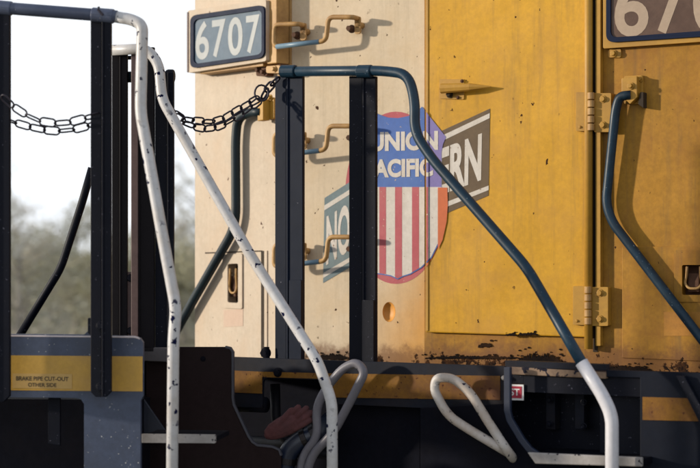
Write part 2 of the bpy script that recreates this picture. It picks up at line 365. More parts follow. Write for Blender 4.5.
def pocket_latch(pl, x0, y0, x1, y1, mw):
    e = empty('pocket_latch', pl.at((x0 + x1) / 2, y1, 0), LOC)
    plate('pocket', [(x0 - 1, y0 - 1), (x1 + 1, y0 - 1), (x1 + 1, y1 + 1), (x0 - 1, y1 + 1)], pl, -.045, .004, M['rust'], e, bevel=0)
    w = x1 - x0; h = y1 - y0; r = .0042
    tube('bail', [pl.at(x0 + w * .22, y0 + h * .02, .008), pl.at(x0 + w * .2, y0 + h * .3, .002), pl.at(x0 + w * .12, y0 + h * .62, -.002), pl.at(x0 + w * .3, y0 + h * .78, .002), pl.at(x0 + w * .7, y0 + h * .78, .002), pl.at(x0 + w * .88, y0 + h * .62, -.002), pl.at(x0 + w * .8, y0 + h * .3, .002), pl.at(x0 + w * .8, y0 + h * .02, .008)], r, mw, e, bend=.01, seg=8)
    plate('latch_block', [(x0 + w * .25, y0 + h * .25), (x0 + w * .75, y0 + h * .25), (x0 + w * .75, y0 + h * .9), (x0 + w * .25, y0 + h * .9)], pl, -.012, .03, M['rust'], e, bevel=.003)
pocket_latch(CH, 228, 268, 238, 300, M['tan'])
pocket_latch(WALL, 682, 266, 705, 295, M['tan'])
# corner panel's small door: seams and plate around the latch
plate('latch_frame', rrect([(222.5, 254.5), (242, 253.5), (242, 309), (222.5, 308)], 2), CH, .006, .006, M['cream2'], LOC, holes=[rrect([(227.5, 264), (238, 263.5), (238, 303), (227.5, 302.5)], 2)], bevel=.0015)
plate('seam', [(205, 252.4), (262, 250.4), (262, 251.6), (205, 253.6)], CH, .0015, .001, M['gap'], LOC, bevel=0)
plate('seam', [(261, 251), (264, 250.8), (264, 357), (261, 357)], CH, .0015, .001, M['gap'], LOC, bevel=0)
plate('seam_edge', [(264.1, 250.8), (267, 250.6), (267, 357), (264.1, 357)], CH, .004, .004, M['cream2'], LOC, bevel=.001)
plate('faded_patch', [(223.5, 310), (243, 309), (243, 326), (223.5, 327)], CH, .0012, .001, M['pink'], LOC, bevel=0)
plate('faded_patch', [(664, 312), (720, 312), (720, 336), (664, 336)], WALL, .0065, .001, M['patch'], LOC, bevel=0)

# --- text and flat print on the wall
def glyphs(txt, bold=.0):
    cu = bpy.data.curves.new('t', 'FONT'); cu.body = txt; cu.offset = bold; cu.fill_mode = 'FRONT'; cu.resolution_u = 5
    o = bpy.data.objects.new('t', cu); COL.objects.link(o); me = bpy.data.meshes.new_from_object(o); bpy.data.objects.remove(o)
    me.calc_loop_triangles(); v = [x.co.copy() for x in me.vertices]
    tris = [[v[i] for i in t.vertices] for t in me.loop_triangles]
    x0 = min(p.x for p in v); x1 = max(p.x for p in v); y0 = min(p.y for p in v); y1 = max(p.y for p in v)
    bpy.data.meshes.remove(me)
    return [[((p.x - x0) / (x1 - x0), (p.y - y0) / (y1 - y0)) for p in t] for t in tris]
def islands(tris):                                    # the letters of a word, one by one
    par = {}
    def find(a):
        while par.setdefault(a, a) != a: a = par[a]
        return a
    key = lambda p: (round(p[0], 5), round(p[1], 5))
    for t in tris:
        for p in t[1:]: par[find(key(p))] = find(key(t[0]))
    out = {}
    for t in tris: out.setdefault(find(key(t[0])), []).append(t)
    return list(out.values())
def word(txt, bold, q, lvl, m, parent):
    for isl in islands(glyphs(txt, bold)):
        w = warp(isl, q)
        if min(p[0] for t in w for p in t) < 424.5 or True: print_on('letter', w, lvl, m, parent)
def warp(tris, q):                                    # q: tl, tr, br, bl
    def w(u, v):
        a = Vector(q[0]).lerp(Vector(q[1]), u); b = Vector(q[3]).lerp(Vector(q[2]), u); c = b.lerp(a, v); return (c.x, c.y)
    return [[w(*p) for p in t] for t in tris]
def tri(poly): return [[poly[i] for i in t] for t in tessellate_polygon([[Vector((x, y, 0)) for x, y in poly]])]
def clip(t, xc, keep_left):
    out = []; n = len(t)
    for i in range(n):
        a, b = t[i], t[(i + 1) % n]; ia = (a[0] <= xc) == keep_left; ib = (b[0] <= xc) == keep_left
        if ia: out.append(a)
        if ia != ib:
            s = (xc - a[0]) / (b[0] - a[0]); out.append((xc, a[1] + s * (b[1] - a[1])))
    return out
def print_on(name, tris, lvl, m, parent, pl=WALL, split=True, base=0.0):
    vs, fs = [], []
    parts = [(0, 424.5, 0.0), (426.2, 428.3, DO + .0032), (428.3, 999, DO)] if split else [(None, 0, base)]
    for xa, xb, o in parts:
        for t in tris:
            if xa is not None:
                t = clip(t, xa, False); t = clip(t, xb, True) if len(t) > 2 else t
            if len(t) < 3: continue
            k = len(vs); vs += [pl.at(x, y, o + .0006 + lvl * .0006) for x, y in t]; fs.append(tuple(range(k, k + len(t))))
    return mesh(name, vs, fs, m, parent)
EM = empty('emblem', WALL.at(400, 282), LOC)
disc = [(396 + (51.5 if c > 0 else 51) * c, 196.5 + (87.5 if s > 0 else 85) * s) for c, s in ((math.cos(a * math.pi / 30), math.sin(a * math.pi / 30)) for a in range(60))]
print_on('disc', tri(disc), 0, M['rose'], EM)
inn = [(x, y) for x, y in disc]
print_on('disc_edge', tri([p for p in disc if p[0] > 424] + [(424, 196)]), .5, M['orange'], EM)
print_on('bar', tri([(324.5, 198), (352, 180.5), (352, 266), (323, 283)]), 1, M['barL'], EM)
print_on('bar', tri([(440, 131.5), (490, 108.5), (488.5, 195.5), (440, 216)]), 1, M['bar'], EM)
print_on('bar_line', tri([(324.3, 205.5), (352, 188), (352, 193), (324.2, 210.5)]), 2, M['ewhite'], EM)
print_on('bar_line', tri([(323.2, 273), (352, 256), (352, 260.5), (323.2, 278)]), 2, M['ewhite'], EM)
print_on('bar_line', tri([(440, 136.5), (489.7, 113), (489.6, 118), (440, 142)]), 2, M['ewhite'], EM)
print_on('bar_line', tri([(440, 204.5), (488.6, 185.5), (488.6, 190), (440, 209.5)]), 2, M['ewhite'], EM)
word('ERN', .035, [(438, 150), (482, 133), (481, 180), (438, 196)], 2.2, M['ewhite'], EM)
word('NO', .03, [(326.5, 216), (350, 202), (350, 251), (326, 266)], 2.2, M['ewhite'], EM)
# shield: outline with dipped crest, pointed foot
SB = [(352, 110), (362, 106), (371, 110), (378, 114), (388, 117.5), (398, 118), (408, 116), (416, 112), (422, 106.5), (430, 117), (438, 127), (446, 137), (443, 144), (441.5, 152), (441.5, 187), (352, 187)]
print_on('shield', tri([p for p in SB]), 3, M['blue'], EM)
vi = [(424.5, 109.5), (430, 117), (438, 127), (446, 137), (443, 144), (441.5, 152), (441.5, 187), (424.5, 187)]
print_on('shield_edge', tri(vi), 3.5, M['violet'], EM)
foot = [(352, 187), (441.5, 187), (441, 205), (441.2, 225), (438, 243), (431, 257), (421, 267), (410, 273.5), (403, 275.7), (397.5, 278.5), (391, 275.3), (381, 273.5), (371, 272.5), (360, 268), (352, 258)]
fo = [(352, 187), (442.0, 187), (441.8, 205), (442, 225.6), (438.8, 243.6), (431.7, 257.8), (421.6, 267.9), (410.4, 274.5), (403, 276.8), (397.5, 279.6), (391, 276.4), (381, 274.6), (371, 273.6), (360, 269.2), (352, 259.2)]
print_on('shield_outline', tri(fo), 3, M['blue'], EM)
print_on('shield_field', tri(foot), 3.6, M['ewhite'], EM)
def vclip(poly, x0, x1):
    a = clip(poly, x0, False); return clip(a, x1, True)
for x0, x1 in ((364, 370), (379.3, 386), (395, 402), (412, 419), (425.3, 428)):
    print_on('stripe', [p for p in (vclip(t, x0, x1) for t in tri(foot)) if len(p) > 2], 4.2, M['rose'], EM)
print_on('stripe', [p for p in (vclip(t, 437.8, 450) for t in tri([(437.8, 187.5), (447.3, 187.5), (447.8, 205), (446.5, 222), (442.5, 240), (437.8, 250)]))], 4.4, M['orange'], EM)
word('UNION', .045, [(370, 132), (438, 130.5), (438, 150), (370, 151.5)], 5, M['ewhite'], EM)
word('PACIFIC', .045, [(365.5, 159.5), (433, 158), (433, 176.5), (365.5, 178)], 5, M['ewhite'], EM)

# --- number boards
def board(pl, q, qi, qf, mb_, mf, mface, md, digs, depth, rr):
    e = empty('number_board', pl.at((q[3][0] + q[2][0]) / 2, q[3][1], 0), LOC)
    plate('housing', rrect(q, 2, 3), pl, depth, depth + .01, mb_, e, bevel=.004, seg=3)
    plate('gasket', rrect(qi, rr, 8), pl, depth + .008, .0078, mf, e, holes=[rrect(qf, rr * .8, 8)], bevel=.003, seg=3)
    plate('glass', rrect(qf, rr * .8, 8), pl, depth + .002, .0018, mface, e, bevel=0)
    for ch, dq in digs:
        print_on('digit', warp(glyphs(ch, .018), dq), 0, md, e, pl, False, depth + .002)
    return e
BP = Plane(CH.d, 50, .0)
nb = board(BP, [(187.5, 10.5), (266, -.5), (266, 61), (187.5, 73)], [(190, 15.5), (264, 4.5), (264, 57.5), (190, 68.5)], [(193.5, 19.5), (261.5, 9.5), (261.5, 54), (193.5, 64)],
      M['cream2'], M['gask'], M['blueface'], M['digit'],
      [('6', [(195.5, 22), (209, 20), (209, 58.5), (195.5, 60.5)]), ('7', [(212, 20.5), (225.5, 18.5), (225.5, 56), (212, 58)]), ('0', [(228, 18), (242.5, 16), (242.5, 54.5), (228, 56.5)]), ('7', [(246, 16), (259.5, 14), (259.5, 52), (246, 54)])], .07, 7)
plate('side_flange', [(186.6, 12), (188.2, 11.8), (188.2, 72), (186.6, 72.3)], BP, .073, .09, M['plum'], nb, bevel=.002)
plate('shaded_underside', [(200, 68.5), (263, 60.5), (263, 66), (200, 74)], BP, .05, .05, M['tan'], nb, bevel=.002)  # housing's underside, its shade put into the tan colour
plate('housing_side', [(267, TOP), (276.5, TOP), (276.5, 63), (267, 64)], CH, .055, .056, M['tan'], LOC, bevel=.003)
plate('housing_channel', [(277, TOP), (280.5, TOP), (280.5, 66), (277, 67)], CH, .035, .036, M['rust'], LOC, bevel=.002)
board(WALL, [(603, -44), (760, -53), (760, 37.5), (603, 48.5)], [(606, -38), (756, -47), (756, 33), (606, 42.5)], [(610.5, -33), (752, -41), (752, 27), (610.5, 37.5)],
      M['ochre'], M['gask'], M['brnface'], M['digit2'],
      [('6', [(614.5, -23), (648.5, -25), (648.5, 35.5), (614.5, 37.8)]), ('7', [(655, -25), (688, -27), (688, 32), (655, 34.5)]), ('0', [(693, -27), (724, -29), (724, 31), (693, 33)]), ('7', [(728, -29), (750, -31), (750, 29), (728, 31)])], .022, 9)
# small clips and the handrail bracket on the wall
def bracket(pl, x0, y0, x1, y1, out, m, nuts, parent=LOC, tabs=()):
    e = empty('rail_bracket', pl.at((x0 + x1) / 2, y1, 0), parent)
    plate('backing_plate', rrect([(x0, y0), (x1, y0 - 1), (x1, y1), (x0, y1)], 2, 3), pl, out, out + .004, m, e, bevel=.002)
    for t in tabs: plate('flange', t, pl, out + .03, .03, m, e, bevel=.002)
    for n in nuts: bolt('bolt', pl, n[0], n[1], out + (n[2] if len(n) > 2 else 0), .0085, .014, m, e)
    return e
bracket(WALL, 624, 76, 643, 104, .008, M['ochre'], [(631, 86, .03), (640, 79)], tabs=[[(621.5, 78), (637, 76), (637, 97), (630, 104), (621.5, 96)]])
plate('hook', [(640, 92), (643.5, 92), (643.5, 108), (638, 104)], WALL, .03, .03, M['gap'], LOC, bevel=.002)
bracket(WALL, 608, 49.5, 621, 57.5, .008, M['ochre'], [(614, 53.5)])
bracket(CH, 256, 66, 267, 76, .03, M['rust'], [(259, 70), (264, 72)])
bracket(CH, 266, 66, 280, 73, .045, M['tan'], [(275, 69)])
bl = bracket(CH, 262, 98, 274, 119, .02, M['ochre'], [(271, 97.5)], tabs=[[(257.5, 100), (263, 99), (263, 120), (257.5, 121)]])

# --- grab irons (rungs): lower tread standing off the wall, ends bent up, tabs bolted on
def grab(dy, full=True):
    e = empty('grab_iron', WALL.at(318, 55 + dy), LOC)
    s = lambda x, y, o: WALL.at(x, y + dy, o)
    h = .072
    pts = [s(299.5, 29, .0), s(299.5, 23.5, h * .55), s(291 - 14, 24, h), s(275.5, 45.5, h), s(322, 40.5, h), s(329.5, 18.5, h), s(354, 18.5, h * .9), s(357.5, 20, .02)] if False else \
          [s(304, 25.5, h * .35), s(299, 23.8, h), s(274.5, 24.5, h), s(274, 47, h), s(326, 40.8, h), s(328.5, 17, h), s(353, 17, h), s(358, 18.5, h * .35)]
    tube('rung', pts, .0085, M['tan'], e, bend=.022, seg=12)
    tube('tread_wear', [s(276.5, 46.6, h + .0012), s(319.5, 41.6, h + .0012)], .0088, M['wear'], e, seg=12)
    for x, y in ((303, 25), (357.5, 18.5)):
        plate('tab', rrect([(x - 3, y - 2 + dy), (x + 2.6, y - 2.4 + dy), (x + 2.6, y + 15 + dy), (x - 3, y + 15.5 + dy)], 2, 3), WALL, h * .45, .008, M['tan'], e, bevel=.002)
        tube('standoff', [s(x, y + 6, h * .45) - WALL.n * h * .5, s(x, y + 6, h * .45)], .011, M['tan'], e, seg=12)
        bolt('bolt', WALL, x - 5, y + 10.5 + dy, h * .3, .0105, .03, M['rust'], e)
M['wear'] = mat('worn_blue_steel', (.15, .24, .32), .35, .1)
for dy in (0, 109, 220): grab(dy)

# --- hinges
def hinge(x, y0, y1):
    e = empty('hinge', WALL.at(x, y1), LOC); k = (y1 - y0)
    plate('leaf', rrect([(x - 15, y0), (x - 3, y0), (x - 3, y1), (x - 15, y1)], 1.2, 3), WALL, DO + .012, .012, M['ochre'], e, bevel=.003)
    plate('leaf', rrect([(x + 3, y0 + 1), (x + 20, y0 + 1), (x + 20, y1 + 1), (x + 3, y1 + 1)], 1.2, 3), WALL, .028, .027, M['ochre'], e, bevel=.003)
    n = 5
    for i in range(n):
        a = y0 + k * i / n + .5; b = y0 + k * (i + 1) / n - .5
        mesh('knuckle', *cyl(WALL.at(x, a, DO + .016), WALL.at(x, b, DO + .016), .0115, seg=14), M['tan'], e, smooth=False, bevel=.0015)
    for yy in (y0 + 7, y1 - 6): bolt('bolt', WALL, x + 12, yy, .028, .009, .010, M['ochre'], e, n=12)
    bolt('bolt', WALL, x - 11, y1 - 4, DO + .012, .004, .005, M['ochre'], e, n=12)
hinge(591, 92, 131); hinge(588, 286, 325)

# --- door latch: plate with long tapering wedge
e = empty('door_latch', WALL.at(455, 100), LOC)
plate('backing_plate', rrect([(439.5, 79), (464, 79), (464, 99.5), (439.5, 98.5)], 1.5, 3), WALL, DO + .005, .005, M['ochre'], e, bevel=.0015)
mb = MB(); a = WALL.at(441, 88.5, DO + .03); b = WALL.at(470, 87, DO + .030); c = WALL.at(491, 86.5, DO + .022)
mb.add(*sweep([a - WALL.u * .001, a, b, c], [.004, .017, .013, .002], 8, flat=.7)); mb.build('wedge_handle', M['ochre'], e, bevel=.002)
mesh('spindle', *cyl(WALL.at(446, 88, DO + .03) - WALL.n * .03, WALL.at(446, 88, DO + .03), .012, seg=14), M['ochre'], e, bevel=.002)
bolt('bolt', WALL, 450, 94.5, DO + .005, .009, .016, M['gap'], e); bolt('bolt', WALL, 462, 81, DO + .005, .0045, .007, M['rust'], e); bolt('bolt', WALL, 458, 97.5, DO + .005, .0045, .007, M['rust'], e)

# --- walkway deck and its edge plate with the gold stripe
SL = .034
def yl(x, y0): return y0 + SL * (x - 232)
notch = [(262, 600), (262, yl(262, 381)), (263.5, yl(263, 378.6)), (267, yl(267, 377)), (326, yl(326, 377)), (330, yl(330, 380)), (331, 600)]
ol = [(150, yl(150, 357)), (505, yl(505, 357)), (505, 412), (331, 404), (330.5, 381.5), (326, 380.3), (267, 378.4), (264, 379.3), (262.5, 383), (262, 408), (150, 404)]
plate('walkway_edge', ol, FA, 0, .012, M['deck'], LOC, bevel=.002)
plate('gold_stripe', [(232, 370.5), (262, 371.8), (262, 393.8), (232, 392.5)], FA, .003, .002, M['strF'], LOC, bevel=0)
plate('gold_stripe', [(262, 371.8), (331, 373.5), (331, 379.2), (262, 377.2)], FA, .003, .002, M['strF'], LOC, bevel=0)
plate('gold_stripe', [(331, 373.5), (500, 376), (500, 400), (331, 397.5)], FA, .003, .002, M['strF'], LOC, bevel=0)
a, b = FA.at(150, 366, -.013), FA.at(960, 385, -.013); c_, d_ = WALL.at(960, 400, .001), WALL.at(195, 400, .001)
zd = FA.at(232, 357).z - .050
mesh('walkway_deck', [(p.x, p.y, zd - o) for o in (0, .008) for p in (a, b, c_, d_)], [(0, 1, 2, 3), (7, 6, 5, 4), (0, 4, 5, 1), (1, 5, 6, 2), (2, 6, 7, 3), (3, 7, 4, 0)], M['deck'], LOC)
bolt('bolt', FA, 278, 372.5, .001, .011, .012, M['dark'], LOC)
tube('underframe_pipe', [FA.at(236, 404, -.03), FA.at(266, 405, -.03)], .024, M['deck'], LOC, seg=14)
# dark underframe behind
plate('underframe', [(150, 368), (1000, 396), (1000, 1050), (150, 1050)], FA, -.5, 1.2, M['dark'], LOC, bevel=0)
plate('underframe_panel', [(338, 403), (420, 408), (420, 640), (338, 640)], FA, -.05, .03, M['dark'], LOC, bevel=.003)
tube('brake_pipe', [FA.at(236, 442, -.30), FA.at(330, 446, -.30), FA.at(430, 452, -.28), FA.at(600, 462, -.28)], .022, M['under'], LOC, seg=14)
tube('brake_pipe', [FA.at(275, 384, -.22), FA.at(276, 430, -.22), FA.at(300, 452, -.22), FA.at(372, 458, -.2)], .016, M['under'], LOC, seg=12)
for x in (290, 352, 398): plate('pipe_hanger', [(x, 408), (x + 7, 408), (x + 7, 458), (x, 458)], FA, -.26, .012, M['under'], LOC, bevel=.002)
plate('bracket', [(340, 412), (404, 416), (404, 422), (380, 446), (340, 446)], FA, -.12, .012, M['under'], LOC, bevel=.003)
for x, y in ((349, 419), (349, 438), (392, 421)): bolt('bolt', FA, x, y, -.12, .010, .014, M['under'], LOC)
mesh('air_reservoir', *cyl(FA.at(398, 476, -.12), FA.at(470, 482, -.12), .075, seg=28), M['under'], LOC, bevel=.02)
for x, y in ((548, 400), (582, 402), (548, 424), (582, 426)): bolt('bolt', FA, x + 2, y, -.09, .007, .010, M['navy'], LOC)
# right-hand step well
plate('step_back', [(505, 376), (646, 386), (646, 640), (505, 640)], FA, -.14, .02, M['navy'], LOC, bevel=0)
plate('rusty_sill', [(511, 366.8), (606, 372.5), (606, 379), (511, 374.5)], FA, .003, .02, M['sill'] if 'sill' in M else M.setdefault('sill', mat('peeling_sill_paint', (.27, .18, .12), .7, .3, grime=(.06, .035, .03), grime_amt=1.0, chip=(.02, .02, .03), chip_amt=.09, chip_scale=45, bump=.5)), LOC, bevel=.002)
for x in (546, 575): plate('step_rib', [(x, 381), (x + 9, 381.5), (x + 9, 430), (x, 429)], FA, -.10, .035, M['deck'], LOC, bevel=.002)
plate('step_side_plate', rrect([(600, 374), (642, 377), (642, 640), (600, 640)], 2, 3), FA, -.04, .02, M['navy'], LOC, bevel=.002)
plate('walkway_edge', [(606, 370), (960, 382), (960, 640), (640, 640), (640, 378), (606, 377)], FA, .0, .012, M['deckb'] if 'deckb' in M else M.setdefault('deckb', mat('blue_black_paint', (.005, .008, .018), .6, .25, spec=.12, grime=(.012, .013, .02), grime_amt=.5, bump=.2)), LOC, bevel=.002)
plate('gold_stripe', [(642.5, 397), (693, 398.5), (704, 421.5), (642.5, 420)], FA, .003, .002, M['strF'], LOC, bevel=0)
plate('walkway_brace', [(676, 376), (684, 376), (735, 468), (735, 480), (728, 480)], FA, .02, .018, M['navy'], LOC, bevel=.002)
# step side plate with its bent edge (right)
def ribbon(pts, w):
    L_, R_ = [], []
    for i, p in enumerate(pts):
        a = Vector(pts[max(0, i - 1)]); b = Vector(pts[min(len(pts) - 1, i + 1)]); t = (b - a).normalized(); n = Vector((-t.y, t.x)) * w / 2
        L_.append((p[0] + n.x, p[1] + n.y)); R_.append((p[0] - n.x, p[1] - n.y))
    return L_ + R_[::-1]
edge = [(507, 367), (507, 412), (509, 420), (521, 440), (529, 450), (540, 457), (580, 458)]
plate('step_side_plate', [(420, 408)] + [(505, 404)] + edge[1:] + [(580, 640), (420, 640)], FA, .03, .01, M['dark'], LOC, bevel=.002)
plate('step_side_rim', ribbon(edge, 6.5), FA, .045, .014, M['rim'] if 'rim' in M else M.setdefault('rim', mat('blue_rim_paint', (.014, .022, .05), .45, .2, bump=.1)), LOC, bevel=.003)
st = plate('step', [(527, 452.5), (642, 457.5), (642, 467), (535, 464)], FA, .09, .012, M['wgrey'], LOC, bevel=.003)
plate('step_tread', [(527, 454.5), (642, 459.5), (642, 466), (535, 463)], FA, .077, .18, M['dark'], LOC, bevel=.002)
bolt('bolt', FA, 503.5, 378, .001, .005, .006, M['wgrey'], LOC)
# small red sign
plate('sill_top', [(505, 360.5), (606, 364.5), (606, 371), (505, 367.5)], FA, -.004, .03, M['deck'], LOC, bevel=.002)
plate('step_back_upper', [(524, 374), (641, 378), (641, 397), (524, 392)], FA, -.012, .01, M['navy'], LOC, bevel=.001)
plate('step_back_upper', [(500, 374), (524, 374), (524, 384), (500, 383)], FA, -.012, .01, M['navy'], LOC, bevel=.001)
e = empty('sign', FA.at(516, 400), LOC)
plate('backing', [(500, 384), (523.5, 384.8), (523.5, 400.5), (500, 399.8)], FA, -.006, .003, M['signw'], e, bevel=0)
plate('panel', [(500, 385.8), (521.6, 386.6), (521.6, 398.4), (500, 397.8)], FA, -.0045, .0015, M['red'], e, bevel=0)
print_on('lettering', warp(glyphs('IST', .02), [(508.2, 388.4), (519.6, 388.8), (519.6, 395.8), (508.2, 395.4)]), 0, M['signw'], e, FA, False, -.0045)
# rust lumps and caked grime at the wall's foot
def crust(x0, x1, y, h, seed, out=.001):
    """jagged flat patches where the paint has gone and grime has caked on"""
    rnd = random.Random(seed); mb = MB(); n = int((x1 - x0) * 1.3)
    up = [(x0 + (x1 - x0) * i / n, y - h * (max(0.0, math.sin(math.pi * i / n)) ** .5) * rnd.uniform(.45, 1.0)) for i in range(n + 1)]
    lo = [(x0 + (x1 - x0) * i / n, y + rnd.uniform(0, 1.5)) for i in range(n, -1, -1)]
    mb.add(*slab(up + lo, WALL, out + .003, .003))
    for k in range(int((x1 - x0) / 5)):
        cx, cy, q = rnd.uniform(x0 - 6, x1 + 6), y - h * rnd.uniform(.5, 1.4), rnd.uniform(.4, 1.5)
        mb.add(*slab([(cx + q * rnd.uniform(.5, 1.6) * math.cos(a * .8976), cy + q * rnd.uniform(.5, 1.1) * math.sin(a * .8976)) for a in range(7)], WALL, out + .002, .002))
    return mb.build('paint_loss', M['crust'], LOC)
M['crust'] = mat('caked_black_grime', (.010, .008, .008), .95, .3, grime=(.045, .022, .012), grime_amt=.6, bump=1.0, spec=.05)
crust(516, 562, 363, 11, 1); crust(478, 492, 346.5, 4.5, 2); crust(505, 516, 335.0, 2, 6, DO); crust(518, 538, 334.6, 2.5, 7, DO); crust(598, 652, 371, 6, 3); crust(425, 520, 358, 2.5, 4); crust(315, 347, 359, 6, 5);

# --- gate with two channel posts and the long bent rail (right locomotive)
G = empty('handrail', FB.at(330, 360), LOC)
def channel(name, pl, x0, x1, y0, y1, split, m, parent, depth=.045, lit=None, ch=0):
    """channel post: web facing left, one flange turned towards the eye"""
    e = mb = MB()
    mb.add(*slab([(x0, y0), (split, y0), (split, y1), (x0 + ch, y1), (x0, y1 - ch)], pl, 0, .012))
    mb.add(*slab([(split, y0), (x1, y0), (x1, y1 - ch), (x1 - ch, y1), (split, y1)], pl, .010, .014))
    mb.add(*slab([(split, y0), (split + 2, y0), (split + 2, y1), (split, y1)], pl, .014, .05))
    return mb.build(name, m, parent, bevel=.0015)
channel('post', FB, 275, 302.5, 76, 372, 286, M['navy2'] if 'navy2' in M else M.setdefault('navy2', mat('scuffed_navy_paint', (.0045, .010, .027), .4, .2, grime=(.006, .010, .022), spec=.15, grime_amt=.5, chip=(.3, .3, .35), chip_amt=-.05, chip_scale=110, bump=.1)), G)
channel('post', FB, 349, 375.5, 76, 374, 362, M['navy'], G)
plate('post_foot', rrect([(362, 300), (373.5, 300), (373.5, 374), (362, 374)], 1.5, 3), FB, .022, .01, M['navy'], G)
plate('post_foot', rrect([(289, 280), (301, 280), (301, 374), (289, 374)], 1.5, 3), FB, .022, .01, M['navy2'], G)
bolt('foot_bolt', FB, 266.5, 353, .0, .013, .02, M['dark'], G)
mesh('foot_stud', *cyl(FB.at(266.5, 365, .01), FB.at(266.5, 347, .01), .012, .009, seg=10), M['dark'], G)
rl = [FB.at(283, 71.5, .02), FB.at(382, 70.5, .02), FB.at(408, 74, .03), FB.at(415, 100, .03), FB.at(414.5, 132, .03), FB.at(431, 158, .04), FB.at(527, 268, .09), FB.at(556, 318, .14), FB.at(587, 372, .18)]
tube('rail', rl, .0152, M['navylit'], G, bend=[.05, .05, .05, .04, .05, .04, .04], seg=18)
for x0, x1 in ((281.5, 296), (358, 372)):
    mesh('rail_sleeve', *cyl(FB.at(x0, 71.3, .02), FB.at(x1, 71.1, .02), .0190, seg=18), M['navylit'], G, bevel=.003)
tube('lower_rail', [FB.at(581.5, 362.5, .178), FB.at(603, 396, .18), FB.at(612, 416, .18), FB.at(612, 640, .18)], .0178, M['white2'], G, bend=.035, seg=18)
# right corner rail
G2 = empty('handrail', WALL.at(650, 400, .1), LOC)
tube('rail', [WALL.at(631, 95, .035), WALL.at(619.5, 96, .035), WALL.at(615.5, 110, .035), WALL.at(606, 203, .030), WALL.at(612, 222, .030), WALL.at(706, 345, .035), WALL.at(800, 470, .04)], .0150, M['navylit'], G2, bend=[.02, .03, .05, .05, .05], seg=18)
# left rail on the corner bracket
tube('rail', [CH.at(262, 112, .04), CH.at(250, 112, .03), CH.at(237.5, 118, .03), CH.at(235.5, 140, .03), CH.at(236, 226, .03), CH.at(189, 308, .03), CH.at(165, 352, .03)], .0170, M['dteal'] if 'dteal' in M else M.setdefault('dteal', mat('dark_teal_paint', (.010, .024, .034), .45, .2, spec=.25, grime=(.02, .02, .03), grime_amt=.5, bump=.1)), G2, bend=.07, seg=18)
# white hand loops by the steps
def loop(pts, m, m2=None):
    e = empty('hand_loop', pts[-1], LOC)
    tube('bar', pts, .0130, m, e, bend=.035, seg=16); return e
lo_ = [(508, 452), (487, 420), (470, 392), (452, 377.5), (436, 378), (434, 390), (447, 415), (468, 429), (500, 448)]
loop([FA.at(516, 462, .0)] + [FA.at(x, y, .07) for x, y in lo_] + [FA.at(512, 455, .01)], M['warm'])
lo2 = [(300, 480), (303, 455), (318, 437), (316, 408), (326, 388), (343, 368), (357, 362), (365, 372), (350, 402), (334, 432), (312, 455), (305, 480)]
loop([FA.at(x, y, .07) for x, y in lo2], M['wgrey2'] if 'wgrey2' in M else M.setdefault('wgrey2', mat('greyed_white_paint', (.17, .165, .20), .4, .2, grime=(.13, .12, .14), grime_amt=.6, bump=.1)))

# ============================================================ THE NEAR LOCOMOTIVE END
NEAR = empty('locomotive', (NE.at(60, CY).x, NE.at(60, CY).y + .3, 0))
tag(NEAR, 'slate blue platform end of a coupled locomotive with gold stripe and BRAKE PIPE CUT-OUT lettering', 'locomotive')
o1 = [(-160, 333.5), (60, 334.3), (84, 334.6), (88, 331), (92, 334.8), (134, 336.5), (140, 338.2), (143, 342.5), (143, 396), (140.5, 401), (140.5, 640), (84, 640), (84, 404), (81, 399.5), (76, 398), (-160, 396)]
plate('end_plate', o1, NE, 0, .014, M['slate'], NEAR, bevel=.004, seg=3)
plate('plate_cap', [(-160, 333.2), (134, 336.2), (140, 338.4), (140, 339.6), (134, 337.9), (-160, 335.2)], NE, .0015, .018, M['pinkw'] if 'pinkw' in M else M.setdefault('pinkw', mat('pinkish_white_edge', (.62, .55, .58), .4, .1)), NEAR, bevel=.001)  # pinkish-white line along the plate's top edge
plate('gold_stripe', [(-160, 354), (142.5, 356.5), (142.5, 391.5), (-160, 389)], NE, .002, .0015, M['strN'], NEAR, bevel=0)
plate('decal', [(12.5, 373.5), (72, 374.2), (72, 388.9), (12.5, 388.2)], NE, .0035, .001, M['label'], NEAR, bevel=0)
print_on('lettering', warp(glyphs('BRAKE PIPE CUT-OUT', .022), [(16, 376.2), (68.5, 377), (68.5, 381.2), (16, 380.6)]), 0, M['ink'], NEAR, NE, False, .0035)
print_on('lettering', warp(glyphs('OTHER SIDE', .022), [(28, 382.8), (56.5, 383.2), (56.5, 387.2), (28, 386.8)]), 0, M['ink'], NEAR, NE, False, .0035)
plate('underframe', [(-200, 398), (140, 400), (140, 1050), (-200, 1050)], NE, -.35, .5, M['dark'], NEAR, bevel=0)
plate('hanger_strip', [(48, 396), (60, 396), (60, 446), (48, 444)], NE, -.05, .01, M['navy'], NEAR, bevel=.002)
dk = [NE.at(-160, 340, -.014), NE.at(142, 340, -.014), NE.at(142, 340, -.5), NE.at(-160, 340, -.5)]
mesh('platform_deck', [(p.x, p.y, NE.at(60, 352).z - o) for o in (0, .03) for p in dk], [(0, 1, 2, 3), (7, 6, 5, 4), (0, 4, 5, 1), (1, 5, 6, 2), (2, 6, 7, 3), (3, 7, 4, 0)], M['deck'], NEAR)
